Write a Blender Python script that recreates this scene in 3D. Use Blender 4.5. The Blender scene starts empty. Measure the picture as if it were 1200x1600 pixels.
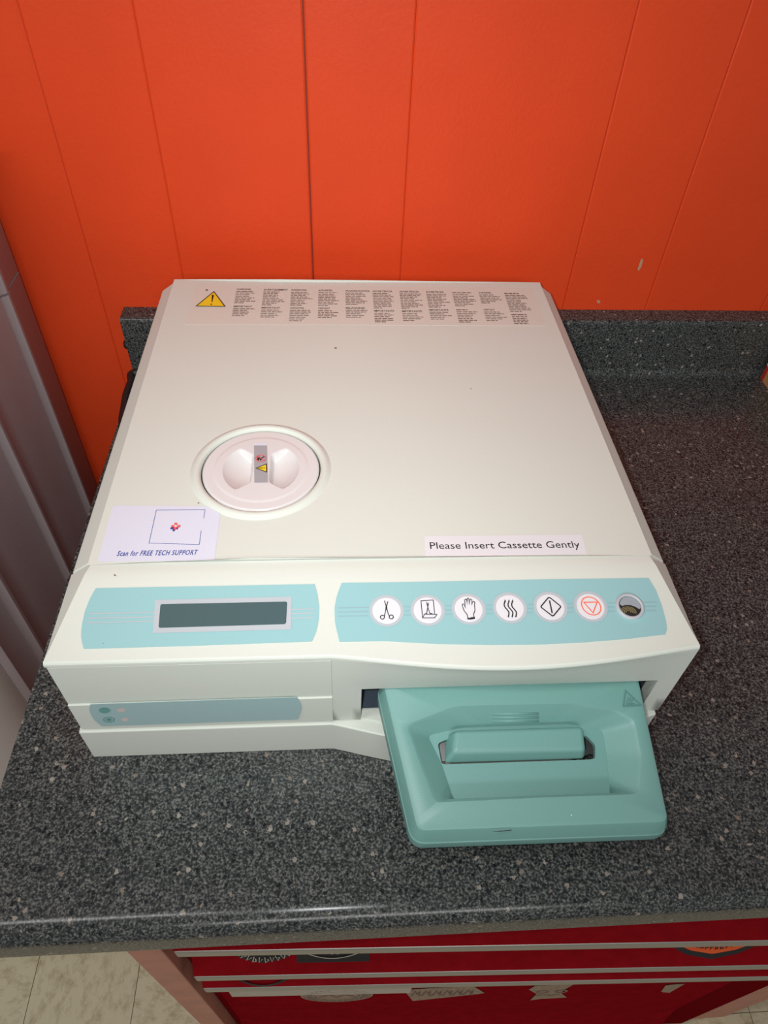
import bpy, math, random
from mathutils import Vector, Matrix
random.seed(7)
sc = bpy.context.scene
col = sc.collection
H = 0.91                                   # worktop height above the floor; geometry below is written with the worktop at z = 0

# ------------------------------------------------------------------ camera
FPX = 1089.6
PITCH, YAW, ROLL = 0.8148, -0.0947, 0.0561
CAM = Vector((-0.0258, -0.2341, 0.5080))
_f = Vector((-math.sin(YAW) * math.cos(PITCH), math.cos(YAW) * math.cos(PITCH), -math.sin(PITCH)))
_r = Vector((math.cos(YAW), math.sin(YAW), 0))
_u = _r.cross(_f)
RT = math.cos(ROLL) * _r + math.sin(ROLL) * _u
UP = -math.sin(ROLL) * _r + math.cos(ROLL) * _u
FW = _f
cd = bpy.data.cameras.new('camera')
cd.sensor_fit = 'VERTICAL'; cd.sensor_height = 36.0; cd.sensor_width = 27.0
cd.lens = FPX / 1600 * 36.0
cd.clip_start = 0.01; cd.clip_end = 50
cam = bpy.data.objects.new('camera', cd); col.objects.link(cam)
m = Matrix((RT, UP, -FW)).transposed().to_4x4()
m.translation = CAM + Vector((0, 0, H))
cam.matrix_world = m
sc.camera = cam

# ------------------------------------------------------------------ world, lights, exposure
w = bpy.data.worlds.new('room_ambient'); sc.world = w; w.use_nodes = True
bg = w.node_tree.nodes['Background']
bg.inputs[0].default_value = (0.98, 0.98, 1.0, 1); bg.inputs[1].default_value = 0.20

def area(name, loc, aim, power, sx, sy=None, color=(1, 1, 1)):
    l = bpy.data.lights.new(name, 'AREA'); l.energy = power; l.color = color
    if sy: l.shape = 'RECTANGLE'; l.size = sx; l.size_y = sy
    else: l.shape = 'DISK'; l.size = sx
    o = bpy.data.objects.new(name, l); col.objects.link(o)
    o.location = Vector(loc) + Vector((0, 0, H))
    o.rotation_euler = (Vector(aim) - Vector(loc)).to_track_quat('-Z', 'Y').to_euler()
    return o
# the phone's flash, beside its lens
fl = CAM - RT * 0.026 + UP * 0.010 - FW * 0.004
fo = area('phone_flash', fl, fl + FW * 0.5 + UP * 0.12, 0.95, 0.012, color=(0.98, 0.99, 1.0))
fo.data.spread = math.radians(108)
# the room's ceiling light, to the left
cl = area('ceiling_light', (-0.95, -0.28, 1.50), (0.0, 0.1, 0.0), 8.0, 1.2, 0.12, color=(1.0, 0.985, 0.96))

cl.rotation_euler = (0, 0, 0)              # a tube along the wall
rl = area('front_fill_light', (0.1, -2.1, 1.30), (0.0, 0.0, -0.1), 12.0, 1.2, 0.3, color=(1.0, 0.985, 0.96))  # added fill lamp behind the camera, brightens the front-facing surfaces
rl.rotation_euler = (math.radians(58), 0, 0)

vs = sc.view_settings
vs.view_transform = 'Standard'; vs.look = 'None'; vs.exposure = 0.13; vs.gamma = 1.0; vs.use_curve_mapping = False

# ------------------------------------------------------------------ pixel -> place
def ray(p):
    return RT * ((p[0] - 600) / FPX) + UP * (-(p[1] - 800) / FPX) + FW
def onz(p, z):
    d = ray(p); return CAM + d * ((z - CAM.z) / d.z)
def ony(p, y):
    d = ray(p); return CAM + d * ((y - CAM.y) / d.y)
def onx(p, x):
    d = ray(p); return CAM + d * ((x - CAM.x) / d.x)

# ------------------------------------------------------------------ materials
def lin(c):
    return tuple(((v / 255) / 12.92 if v / 255 <= .04045 else ((v / 255 + .055) / 1.055) ** 2.4) for v in c) + (1,)
def mat(name, rgb, rough=0.5, metal=0.0, spec=0.5, bump=0.0, bscale=200.0, var=0.0, vscale=20.0, coat=0.0):
    m = bpy.data.materials.new(name); m.use_nodes = True
    nt = m.node_tree; b = nt.nodes['Principled BSDF']
    b.inputs['Base Color'].default_value = lin(rgb)
    b.inputs['Roughness'].default_value = rough; b.inputs['Metallic'].default_value = metal
    b.inputs['Specular IOR Level'].default_value = spec
    b.inputs['Coat Weight'].default_value = coat; b.inputs['Coat Roughness'].default_value = .15
    tc = nt.nodes.new('ShaderNodeTexCoord')
    if bump:
        n = nt.nodes.new('ShaderNodeTexNoise'); n.inputs['Scale'].default_value = bscale; n.inputs['Detail'].default_value = 3
        bp = nt.nodes.new('ShaderNodeBump'); bp.inputs['Strength'].default_value = bump; bp.inputs['Distance'].default_value = .001
        nt.links.new(tc.outputs['Object'], n.inputs['Vector']); nt.links.new(n.outputs['Fac'], bp.inputs['Height'])
        nt.links.new(bp.outputs['Normal'], b.inputs['Normal'])
    if var:
        n = nt.nodes.new('ShaderNodeTexNoise'); n.inputs['Scale'].default_value = vscale; n.inputs['Detail'].default_value = 4
        r = nt.nodes.new('ShaderNodeValToRGB')
        c = lin(rgb)
        r.color_ramp.elements[0].position = .3; r.color_ramp.elements[1].position = .7
        r.color_ramp.elements[0].color = tuple(v * (1 - var) for v in c[:3]) + (1,)
        r.color_ramp.elements[1].color = tuple(min(1, v * (1 + var)) for v in c[:3]) + (1,)
        nt.links.new(tc.outputs['Object'], n.inputs['Vector']); nt.links.new(n.outputs['Fac'], r.inputs['Fac'])
        nt.links.new(r.outputs['Color'], b.inputs['Base Color'])
    return m

M = {}
M['cream'] = mat('cream_plastic', (209, 214, 204), .45, spec=.2, bump=.04, bscale=900)
M['cap'] = mat('white_cap_plastic', (214, 213, 211), .22, spec=.5)
M['wall'] = mat('orange_red_wall_paint', (224, 72, 32), .45, spec=.25, bump=.22, bscale=260, var=.04, vscale=9)
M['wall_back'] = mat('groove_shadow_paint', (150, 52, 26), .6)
M['teal_film'] = mat('pale_teal_film', (146, 190, 192), .36, spec=.4)
M['teal_film2'] = mat('grey_teal_film', (160, 188, 188), .36, spec=.4)
M['teal'] = mat('teal_handle_plastic', (112, 158, 151), .42, spec=.45, bump=.10, bscale=1500)
M['teal_dark'] = mat('teal_emboss', (86, 130, 124), .45)
M['grey_print'] = mat('grey_print', (178, 186, 190), .45)
M['grey_line'] = mat('grey_line_print', (146, 176, 182), .45)
M['lcd'] = mat('lcd_glass', (72, 94, 96), .25, spec=.5, bump=.02, bscale=2500)
M['button'] = mat('white_button', (220, 221, 224), .35)
M['ink'] = mat('black_ink', (30, 30, 32), .5)
M['ink_soft'] = mat('brown_black_ink', (122, 98, 88), .6)
M['ink_hard'] = mat('dark_label_ink', (66, 48, 42), .6)
M['orange_ink'] = mat('orange_ink', (244, 110, 74), .5)
M['blue_ink'] = mat('blue_ink', (52, 68, 150), .5)
M['red_ink'] = mat('red_ink', (226, 84, 80), .5)
M['yellow'] = mat('warning_yellow', (238, 206, 40), .4)
M['label'] = mat('clear_label_film', (211, 212, 201), .45)
M['paper'] = mat('white_sticker_paper', (212, 217, 230), .42)
M['lcdlabel'] = mat('grey_label', (160, 160, 164), .4)
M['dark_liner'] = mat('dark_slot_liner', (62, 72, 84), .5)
M['steel'] = mat('brushed_steel', (190, 190, 188), .32, metal=1)
M['brass'] = mat('brass_thread', (176, 168, 120), .35, metal=.7)
M['glass_grey'] = mat('grey_disc', (150, 158, 164), .3)
M['black'] = mat('black_rubber', (34, 34, 34), .5)
M['led'] = mat('milky_led_window', (206, 190, 184), .4)
M['green_print'] = mat('green_print', (98, 158, 148), .45)
M['cabinet'] = mat('grey_resin', (160, 149, 150), .55, bump=.2, bscale=700)
M['door'] = mat('pale_resin', (190, 184, 178), .5, bump=.15, bscale=700)
M['red_paint'] = mat('red_chest_paint', (138, 20, 27), .3, spec=.0, var=.10, vscale=60)
M['red_dark'] = mat('red_chest_frame_paint', (112, 16, 22), .5, spec=.0)
M['trim'] = mat('aluminium_trim', (176, 174, 164), .35, metal=.6)
M['wood'] = mat('brown_panel', (190, 132, 112), .6, var=.08, vscale=30)
M['kraft'] = mat('kraft_card', (190, 140, 90), .7, var=.1, vscale=60)
M['red_print'] = mat('red_print', (190, 50, 40), .55)
M['chip'] = mat('bare_chip', (190, 150, 120), .7)
M['stick_tan'] = mat('tan_sticker', (150, 126, 108), .5, var=.3, vscale=160)
M['stick_white'] = mat('white_sticker', (190, 182, 168), .5)
M['stick_orange'] = mat('orange_sticker', (236, 92, 34), .5)

def laminate():
    m = bpy.data.materials.new('speckled_charcoal_laminate'); m.use_nodes = True
    nt = m.node_tree; N = nt.nodes; Lk = nt.links; b = N['Principled BSDF']
    b.inputs['Roughness'].default_value = .22; b.inputs['Specular IOR Level'].default_value = .34
    tc = N.new('ShaderNodeTexCoord')
    n1 = N.new('ShaderNodeTexNoise'); n1.inputs['Scale'].default_value = 620; n1.inputs['Detail'].default_value = 3; n1.inputs['Roughness'].default_value = .6
    r1 = N.new('ShaderNodeValToRGB'); e = r1.color_ramp.elements
    e[0].position = .36; e[0].color = lin((30, 33, 34)); e[1].position = .70; e[1].color = lin((124, 126, 121))
    k = e.new(.5); k.color = lin((58, 61, 61))
    def flecks(scale, size, keep, c0, c1):
        v = N.new('ShaderNodeTexVoronoi'); v.inputs['Scale'].default_value = scale
        lt = N.new('ShaderNodeMath'); lt.operation = 'LESS_THAN'; lt.inputs[1].default_value = size
        sp = N.new('ShaderNodeSeparateColor')
        lt2 = N.new('ShaderNodeMath'); lt2.operation = 'LESS_THAN'; lt2.inputs[1].default_value = keep
        mu = N.new('ShaderNodeMath'); mu.operation = 'MULTIPLY'
        mx = N.new('ShaderNodeMix'); mx.data_type = 'RGBA'
        mx.inputs[6].default_value = lin(c0); mx.inputs[7].default_value = lin(c1)
        wob = N.new('ShaderNodeTexNoise'); wob.inputs['Scale'].default_value = scale * 4
        ad = N.new('ShaderNodeMixRGB'); ad.blend_type = 'ADD'; ad.inputs[0].default_value = .004
        Lk.new(tc.outputs['Object'], wob.inputs['Vector'])
        Lk.new(tc.outputs['Object'], ad.inputs[1]); Lk.new(wob.outputs['Color'], ad.inputs[2])
        Lk.new(ad.outputs[0], v.inputs['Vector'])
        Lk.new(v.outputs['Distance'], lt.inputs[0]); Lk.new(v.outputs['Color'], sp.inputs[0])
        Lk.new(sp.outputs[0], lt2.inputs[0]); Lk.new(sp.outputs[1], mx.inputs[0])
        Lk.new(lt.outputs[0], mu.inputs[0]); Lk.new(lt2.outputs[0], mu.inputs[1])
        return mu.outputs[0], mx.outputs[2]
    cur = r1.outputs['Color']
    Lk.new(tc.outputs['Object'], n1.inputs['Vector']); Lk.new(n1.outputs['Fac'], r1.inputs['Fac'])
    for a in ((420, .34, .20, (96, 95, 88), (116, 115, 110)), (260, .38, .25, (16, 20, 22), (34, 38, 40)), (170, .27, .13, (124, 112, 100), (154, 148, 138))):
        f, c = flecks(*a)
        mx = N.new('ShaderNodeMix'); mx.data_type = 'RGBA'
        Lk.new(f, mx.inputs[0]); Lk.new(cur, mx.inputs[6]); Lk.new(c, mx.inputs[7]); cur = mx.outputs[2]
    Lk.new(cur, b.inputs['Base Color'])
    return m
M['laminate'] = laminate()

def vinyl():
    m = bpy.data.materials.new('marbled_vinyl_tile'); m.use_nodes = True
    nt = m.node_tree; N = nt.nodes; Lk = nt.links; b = N['Principled BSDF']
    b.inputs['Roughness'].default_value = .5
    tc = N.new('ShaderNodeTexCoord'); mp = N.new('ShaderNodeMapping'); mp.inputs['Scale'].default_value = (1, 1.7, 1)
    n = N.new('ShaderNodeTexNoise'); n.inputs['Scale'].default_value = 30; n.inputs['Detail'].default_value = 6; n.inputs['Roughness'].default_value = .7
    r = N.new('ShaderNodeValToRGB'); e = r.color_ramp.elements
    e[0].position = .32; e[0].color = lin((176, 162, 126)); e[1].position = .52; e[1].color = lin((214, 204, 172))
    Lk.new(tc.outputs['Object'], mp.inputs[0]); Lk.new(mp.outputs[0], n.inputs['Vector']); Lk.new(n.outputs['Fac'], r.inputs['Fac'])
    Lk.new(r.outputs['Color'], b.inputs['Base Color'])
    return m
M['vinyl'] = vinyl()
M['grout'] = mat('tile_joint', (110, 100, 78), .8)

# ------------------------------------------------------------------ mesh helpers
ORG = {}
def link_new(name, me, org, parent):
    o = bpy.data.objects.new(name, me); col.objects.link(o)
    ORG[o] = Vector(org)
    if parent is not None:
        o.parent = parent; o.location = ORG[o] - ORG[parent]
    else:
        o.location = ORG[o] + Vector((0, 0, H))
    return o
def thing(name, loc, label, cat, group=None):
    o = link_new(name, None, loc, None)
    o.empty_display_size = .05
    tag(o, label, cat, group)
    return o
def tag(o, label=None, cat=None, group=None, kind=None):
    if label: o['label'] = label
    if cat: o['category'] = cat
    if group: o['group'] = group
    if kind: o['kind'] = kind
    return o
def mk(name, V, F, mt, parent=None, smooth=False, bevel=0.0, seg=2, solid=0.0, angle=35):
    V = [Vector(v) for v in V]
    lo = Vector((min(v.x for v in V), min(v.y for v in V), min(v.z for v in V)))
    hi = Vector((max(v.x for v in V), max(v.y for v in V), max(v.z for v in V)))
    org = Vector(((lo.x + hi.x) / 2, (lo.y + hi.y) / 2, lo.z))
    me = bpy.data.meshes.new(name)
    me.from_pydata([tuple(v - org) for v in V], [], F); me.update()
    me.materials.append(M[mt])
    if smooth:
        me.polygons.foreach_set('use_smooth', [True] * len(me.polygons))
    o = link_new(name, me, org, parent)
    if solid:
        s = o.modifiers.new('thickness', 'SOLIDIFY'); s.thickness = solid; s.offset = 1
    if bevel:
        b = o.modifiers.new('edge', 'BEVEL'); b.width = bevel; b.segments = seg; b.limit_method = 'ANGLE'; b.angle_limit = math.radians(angle)
        b.harden_normals = False
        me.polygons.foreach_set('use_smooth', [True] * len(me.polygons))
        wn = o.modifiers.new('normals', 'WEIGHTED_NORMAL'); wn.keep_sharp = True
    return o
def bxs(*bs):
    V, F = [], []
    for (x0, x1, y0, y1, z0, z1) in bs:
        n = len(V)
        V += [(x0, y0, z0), (x1, y0, z0), (x1, y1, z0), (x0, y1, z0), (x0, y0, z1), (x1, y0, z1), (x1, y1, z1), (x0, y1, z1)]
        F += [tuple(n + i for i in f) for f in ((0, 3, 2, 1), (4, 5, 6, 7), (0, 1, 5, 4), (1, 2, 6, 5), (2, 3, 7, 6), (3, 0, 4, 7))]
    return V, F
def prism(poly, z0, z1):
    n = len(poly)
    V = [(x, y, z0) for x, y in poly] + [(x, y, z1) for x, y in poly]
    F = [tuple(range(n - 1, -1, -1)), tuple(range(n, 2 * n))] + [(i, (i + 1) % n, n + (i + 1) % n, n + i) for i in range(n)]
    return V, F
def extrude_x(prof, x0, x1):                # closed (y,z) profile, counter-clockwise seen from +x
    n = len(prof)
    V = [(x0, y, z) for y, z in prof] + [(x1, y, z) for y, z in prof]
    F = [tuple(range(n - 1, -1, -1)), tuple(range(n, 2 * n))] + [(i, (i + 1) % n, n + (i + 1) % n, n + i) for i in range(n)]
    return V, F
def lathe(c, prof, n=64):
    V, F = [], []
    for r, z in prof:
        for i in range(n):
            a = 2 * math.pi * i / n; V.append((c[0] + r * math.cos(a), c[1] + r * math.sin(a), c[2] + z))
    for k in range(len(prof) - 1):
        for i in range(n):
            j = (i + 1) % n; F.append((k * n + i, k * n + j, (k + 1) * n + j, (k + 1) * n + i))
    return V, F
def tube(pts, r, n=10):
    V, F = [], []; pts = [Vector(p) for p in pts]
    for k, p in enumerate(pts):
        t = (pts[min(k + 1, len(pts) - 1)] - pts[max(k - 1, 0)]).normalized()
        a = t.cross(Vector((0, 0, 1)))
        if a.length < 1e-4: a = Vector((1, 0, 0))
        a.normalize(); b = a.cross(t)
        for i in range(n):
            q = 2 * math.pi * i / n; V.append(p + r * (math.cos(q) * a + math.sin(q) * b))
    for k in range(len(pts) - 1):
        for i in range(n):
            j = (i + 1) % n; F.append((k * n + i, k * n + j, (k + 1) * n + j, (k + 1) * n + i))
    F.append(tuple(range(n - 1, -1, -1))); F.append(tuple(range((len(pts) - 1) * n, len(pts) * n)))
    return V, F
def spline(P, n=8):
    P = [Vector(p) for p in P]; out = []
    for i in range(len(P) - 1):
        a, b, c, d = P[max(i - 1, 0)], P[i], P[i + 1], P[min(i + 2, len(P) - 1)]
        for k in range(n):
            t = k / n
            out.append(.5 * ((2 * b) + (c - a) * t + (2 * a - 5 * b + 4 * c - d) * t * t + (3 * b - a - 3 * c + d) * t ** 3))
    out.append(P[-1]); return out
def arc(cx, cy, rx, ry, a0=0, a1=360, n=28, rot=0):
    c, s = math.cos(math.radians(rot)), math.sin(math.radians(rot)); out = []
    for i in range(n + 1):
        a = math.radians(a0 + (a1 - a0) * i / n); x, y = rx * math.cos(a), ry * math.sin(a)
        out.append((cx + c * x - s * y, cy + s * x + c * y))
    return out
# flat print: pixels are turned into points of the surface they are printed on
def ribbons(lines, width, surf, nrm, h):
    V, F = [], []
    for L in lines:
        if len(L) < 2: continue
        P = [surf(p) + nrm * h for p in L]; closed = (P[0] - P[-1]).length < 1e-6 and len(P) > 2
        if closed: P = P[:-1]
        n = len(P); b = len(V)
        for i in range(n):
            a = P[i - 1] if (i or closed) else P[i]; c = P[(i + 1) % n] if (i < n - 1 or closed) else P[i]
            t1 = (P[i] - a); t2 = (c - P[i])
            t1 = t1.normalized() if t1.length > 1e-9 else t2.normalized(); t2 = t2.normalized() if t2.length > 1e-9 else t1
            t = t1 + t2
            t = t.normalized() if t.length > 1e-3 else t1
            s = nrm.cross(t).normalized()
            k = width / 2 / max(.45, nrm.cross(t1).normalized().dot(s))
            if not closed and i == 0: P0 = P[i] - t * width * .3
            elif not closed and i == n - 1: P0 = P[i] + t * width * .3
            else: P0 = P[i]
            V += [P0 + s * k, P0 - s * k]
        for i in range(n if closed else n - 1):
            j = (i + 1) % n
            F.append((b + 2 * i, b + 2 * i + 1, b + 2 * j + 1, b + 2 * j))
    return V, F
def fill(polys, surf, nrm, h):
    V, F = [], []
    for P in polys:
        b = len(V); Q = [surf(p) + nrm * h for p in P]
        ar = sum((Q[i] - Q[0]).cross(Q[(i + 1) % len(Q)] - Q[0]).dot(nrm) for i in range(len(Q)))
        if ar < 0: Q.reverse()
        V += Q; F.append(tuple(range(b, b + len(Q))))
    return V, F
def interp(P, t):
    L = [0]
    for a, b in zip(P, P[1:]): L.append(L[-1] + math.hypot(b[0] - a[0], b[1] - a[1]))
    s = t * L[-1]
    for i in range(len(P) - 1):
        if s <= L[i + 1] or i == len(P) - 2:
            k = (s - L[i]) / max(1e-9, L[i + 1] - L[i]); return (P[i][0] + (P[i + 1][0] - P[i][0]) * k, P[i][1] + (P[i + 1][1] - P[i][1]) * k)
def coons(T, B, L, R, nu, nv, surf, nrm, h):        # T,B run left to right, L,R run top to bottom
    V, F = [], []
    for j in range(nv + 1):
        v = j / nv
        for i in range(nu + 1):
            u = i / nu
            t, b, l, r = interp(T, u), interp(B, u), interp(L, v), interp(R, v)
            q = []
            for k in (0, 1):
                q.append((1 - v) * t[k] + v * b[k] + (1 - u) * l[k] + u * r[k]
                         - ((1 - u) * (1 - v) * T[0][k] + u * (1 - v) * T[-1][k] + (1 - u) * v * B[0][k] + u * v * B[-1][k]))
            V.append(surf(q) + nrm * h)
    for j in range(nv):
        for i in range(nu):
            a = j * (nu + 1) + i; F.append((a + nu + 1, a + nu + 2, a + 1, a))
    return V, F
def text_mesh(s, A, B, cap, surf, nrm, h, shear=0.0, bold=0.0, space=1.0):   # A, B: ends of the baseline in pixels; cap: capital height in metres
    cu = bpy.data.curves.new('lettering', 'FONT'); cu.body = s; cu.shear = shear; cu.offset = bold; cu.resolution_u = 3; cu.space_character = space
    o = bpy.data.objects.new('lettering', cu); col.objects.link(o)
    dg = bpy.context.evaluated_depsgraph_get(); dg.update()
    e = o.evaluated_get(dg); me = e.to_mesh()
    P = [v.co.copy() for v in me.vertices]; F = [tuple(p.vertices) for p in me.polygons]
    e.to_mesh_clear(); bpy.data.objects.remove(o); bpy.data.curves.remove(cu)
    x0 = min(p.x for p in P); x1 = max(p.x for p in P)
    a = surf(A); b = surf(B); ex = b - a; ey = nrm.cross(ex).normalized() * (cap / .70)
    return [a + ex * ((p.x - x0) / (x1 - x0)) + ey * p.y + nrm * h for p in P], F
def merge(*parts):
    V, F = [], []
    for v, f in parts:
        n = len(V); V += list(v); F += [tuple(n + i for i in q) for q in f]
    return V, F
def disc(c, r, nrm, h, n=40, ry=None):
    ex = nrm.cross(Vector((0, 1, 0))).normalized() if abs(nrm.y) < .9 else Vector((1, 0, 0))
    ey = nrm.cross(ex).normalized(); ry = ry or r
    V = [c + nrm * h + ex * r * math.cos(2 * math.pi * i / n) + ey * ry * math.sin(2 * math.pi * i / n) for i in range(n)]
    a = (V[1] - V[0]).cross(V[2] - V[0]).dot(nrm)
    if a < 0: V.reverse()
    return V, [tuple(range(n))]
def puck(c, r, nrm, h0, h1, bev, n=48):              # round button standing on a surface
    ex = nrm.cross(Vector((0, 1, 0))).normalized(); ey = nrm.cross(ex).normalized()
    V, F = [], []
    for rr, hh in ((r, h0), (r, h1 - bev), (r - bev, h1)):
        V += [c + nrm * hh + ex * rr * math.cos(2 * math.pi * i / n) + ey * rr * math.sin(2 * math.pi * i / n) for i in range(n)]
    for k in range(2):
        for i in range(n):
            j = (i + 1) % n; F.append((k * n + i, k * n + j, (k + 1) * n + j, (k + 1) * n + i))
    F.append(tuple(range(2 * n, 3 * n)))
    return V, F
X, Y, Z = Vector((1, 0, 0)), Vector((0, 1, 0)), Vector((0, 0, 1))

# ================================================================== SETTING
YW = 0.503
# wall: painted boards with V grooves between them
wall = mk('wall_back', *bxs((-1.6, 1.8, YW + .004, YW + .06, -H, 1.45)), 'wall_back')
tag(wall, 'orange-red painted board wall behind the worktop', kind='structure')
gx = [-1.600, -1.395, -1.197, -1.05, -.905, -.70, -.60, -.455, -.293, -.1965, -.051, .0478, .2454, .347, .492, .592, .79, .95, 1.10, 1.30, 1.45, 1.62, 1.80]
for i in range(len(gx) - 1):
    g0 = .0009 if abs(gx[i] + .051) < .001 else .00012
    g1 = .0009 if abs(gx[i + 1] + .051) < .001 else .00012
    x0, x1 = gx[i] + g0, gx[i + 1] - g1; c = .0015; d = .0009
    prof = [(x0, YW + .0045), (x0, YW + d), (x0 + c, YW), (x1 - c, YW), (x1, YW + d), (x1, YW + .0045)]
    n = len(prof)
    V = [(x, y, -H + .001) for x, y in prof] + [(x, y, 1.449) for x, y in prof]
    F = [tuple(range(n - 1, -1, -1)), tuple(range(n, 2 * n))] + [(k, (k + 1) % n, n + (k + 1) % n, n + k) for k in range(n)]
    mk('board', V, F, 'wall', wall)
sW = lambda p: ony(p, YW)
nW = Vector((0, -1, 0))
for pts in ([(1002, 404), (1005, 405), (1002, 417), (998, 423), (996, 421), (999, 412)], [(932, 469), (937, 469), (938, 473), (934, 474)],
            [(796, 105), (799, 104), (795, 122), (793, 120)], [(1112, 197), (1114, 197), (1113, 206), (1111, 205)]):
    mk('paint_chip', *fill([pts], sW, nW, .0002), 'chip' if pts[0][0] in (1002, 932) else 'wall', wall)

# floor: vinyl tiles
fl_ = mk('floor', *bxs((-2.0, 2.2, -1.5, YW + .06, -H - .03, -H - .001)), 'grout')
tag(fl_, 'beige marbled vinyl tile floor', kind='structure')
TS = .1725
tile_me = None
for i in range(-10, 10):
    for j in range(-5, 4):
        x0 = -.376 + i * TS; y0 = -.078 + j * TS
        if y0 > .42 or x0 < -2.0 or x0 > 1.1: continue
        if tile_me is None:
            t = mk('tile', *bxs((x0 + .0006, x0 + TS - .0006, y0 + .0006, y0 + TS - .0006, -H - .001, -H)), 'vinyl', fl_)
            tile_me = t.data; base = (x0, y0, t.location.copy())
        else:
            o = bpy.data.objects.new('tile', tile_me); col.objects.link(o); o.parent = fl_
            o.location = base[2] + Vector((x0 - base[0], y0 - base[1], 0))
            if (i * 7 + j * 3) % 2: o.rotation_euler = (0, 0, math.pi / 2 * ((i + 2 * j) % 4))

# ================================================================== WORKTOP
pr = []
def arcp(cy, cz, r, a0, a1, n=8):
    return [(cy + r * math.cos(math.radians(a0 + (a1 - a0) * k / n)), cz + r * math.sin(math.radians(a0 + (a1 - a0) * k / n))) for k in range(n + 1)]
SP = .476; SH = .074
ct = thing('countertop', (.49, .19, -.036), 'charcoal speckled laminate worktop with rolled front edge', 'worktop')
YJ = SP - .010
slab = [(YJ, 0)] + arcp(-.107, -.014, .014, 90, 180, 9) + [(-.121, -.036), (YJ, -.036)]
upst = [(YW - .0005, SH)] + arcp(SP + .005, SH - .005, .005, 90, 180, 5) + arcp(YJ, .010, .010, 0, -90, 7) + [(YJ, -.036), (YW - .0005, -.036)]
for nm, pr in (('slab', slab), ('backsplash', upst)):
    o = mk(nm, *extrude_x(pr, -.2695, 1.25), 'laminate', ct if nm == 'slab' else None)
    o.data.polygons.foreach_set('use_smooth', [len(p.vertices) == 4 for p in o.data.polygons])
    o.modifiers.new('split', 'EDGE_SPLIT').split_angle = math.radians(40)
bs_ = tag(o, 'charcoal laminate upstand running along the red wall', 'backsplash')
pb = onx((200, 535), -.2725)
V, F = lathe((0, 0, 0), [(.0, 0), (.004, 0), (.0055, .0015), (.0055, .005), (.004, .0065), (0, .0065)], 20)
mk('end_bumper', [(-.2695 - z, pb.y - .004 + x, pb.z + y) for x, y, z in V], F, 'black', bs_, smooth=True)

# brown side panels that carry the worktop
for x0, x1, lb in ((-.221, -.1905, 'brown side panel under the left end of the worktop, beside bare floor'),
                   (.556, .612, 'brown side panel under the worktop at the bottom right corner')):
    o = mk('side_panel', *bxs((x0, x1, -.082, .46, -H, -.036)), 'wood', None, bevel=.0015)
    tag(o, lb, 'panel', 'side panels under the worktop')

# ================================================================== RED TOOL CHEST
CHP = Vector((-.1785, -.068, -H)); CHA = -.030         # the chest stands slightly askew, its right end nearer
CH = thing('tool_chest', CHP, 'red metal tool chest with silver drawer trims under the worktop', 'tool chest')
CH.rotation_euler = (0, 0, CHA)
cx0, cx1 = -.189, .536
mk('cabinet_frame', *bxs((cx0, cx0 + .010, -.066, .30, -H, -.075), (cx1 - .066, cx1, -.066, .30, -H, -.075), (cx0, cx1, .28, .30, -H, -.075),
                         (cx0, cx1, -.066, .30, -.085, -.075), (cx0 + .010, cx1 - .066, -.0655, -.05, -H, -.866)), 'red_dark', CH, bevel=.001)
dx0, dx1 = -.1785, .4665
YF, YL = -.068, -.084
DR = [(-.088, -.245, .034), (-.249, -.358, .036), (-.362, -.421, .030), (-.425, -.862, .110)]
def prof_y(z):
    for zt_, zb_, fh in DR:
        if zb_ <= z <= zt_ + .004:
            if z > zb_ + .022 + fh: return YF
            s = min(1, (zb_ + .022 + fh - z) / fh)
            return YF + (YL - YF) * (s ** 1.5)
    return YF
for zt_, zb_, fh in DR:
    pp = []
    zs = [zt_, zb_ + .022 + fh] + [zb_ + .022 + fh * (1 - k / 8) for k in range(1, 9)]
    for z in zs: pp.append((prof_y(z), z))
    pp += [(YL + .002, zb_ + .0205), (YF + .004, zb_ + .0205), (YF + .004, zb_), (.27, zb_), (.27, zt_)]
    dr = mk('drawer', *extrude_x(pp, dx0, dx1), 'red_paint', CH)
    dr.modifiers.new('split', 'EDGE_SPLIT').split_angle = math.radians(35)
    dr.data.polygons.foreach_set('use_smooth', [len(p.vertices) == 4 for p in dr.data.polygons])
    mk('trim', *bxs((dx0 - .0005, dx1 + .0005, YL - .001, YF + .003, zb_ + .001, zb_ + .0203)), 'trim', dr, bevel=.003, seg=3)
    dr['zb'] = zb_
drawers = [o for o in CH.children if o.name.startswith('drawer')]
_rc = Matrix.Rotation(-CHA, 3, 'Z')
CAMC = CHP + _rc @ (CAM - CHP)              # camera and rays seen from the chest's own frame
def sC(p):
    d = _rc @ ray(p); t = (-.12 - CAMC.y) / d.y
    while t < 6:
        q = CAMC + d * t
        if q.y >= prof_y(q.z) - .0006: return q
        t += .0012
    return q
nC = Vector((0, -1, .15)).normalized()
def sD(p): return Vector((p[0], prof_y(p[1]), p[1]))          # (x, z) on the drawer fronts
def sheet(P, h):                            # outline in (x, z), laid on the curved drawer front
    zs_ = [z for _, z in P]; z0, z1 = min(zs_), max(zs_); n = 14; V, F = [], []
    for k in range(n + 1):
        z = z0 + (z1 - z0) * (k / n) * .998 + (z1 - z0) * .001; xs = []
        for (xa, za), (xb, zb) in zip(P, P[1:] + P[:1]):
            if (za - z) * (zb - z) <= 0 and abs(za - zb) > 1e-9: xs.append(xa + (xb - xa) * (z - za) / (zb - za))
        a_, b_ = (min(xs), max(xs)) if len(xs) > 1 else (P[0][0], P[0][0])
        for u in range(7): V.append(sD((a_ + (b_ - a_) * u / 6, z)) + nC * h)
    for k in range(n):
        for u in range(6):
            q = k * 7 + u; F.append((q, q + 1, q + 8, q + 7))
    return V, F
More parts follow.
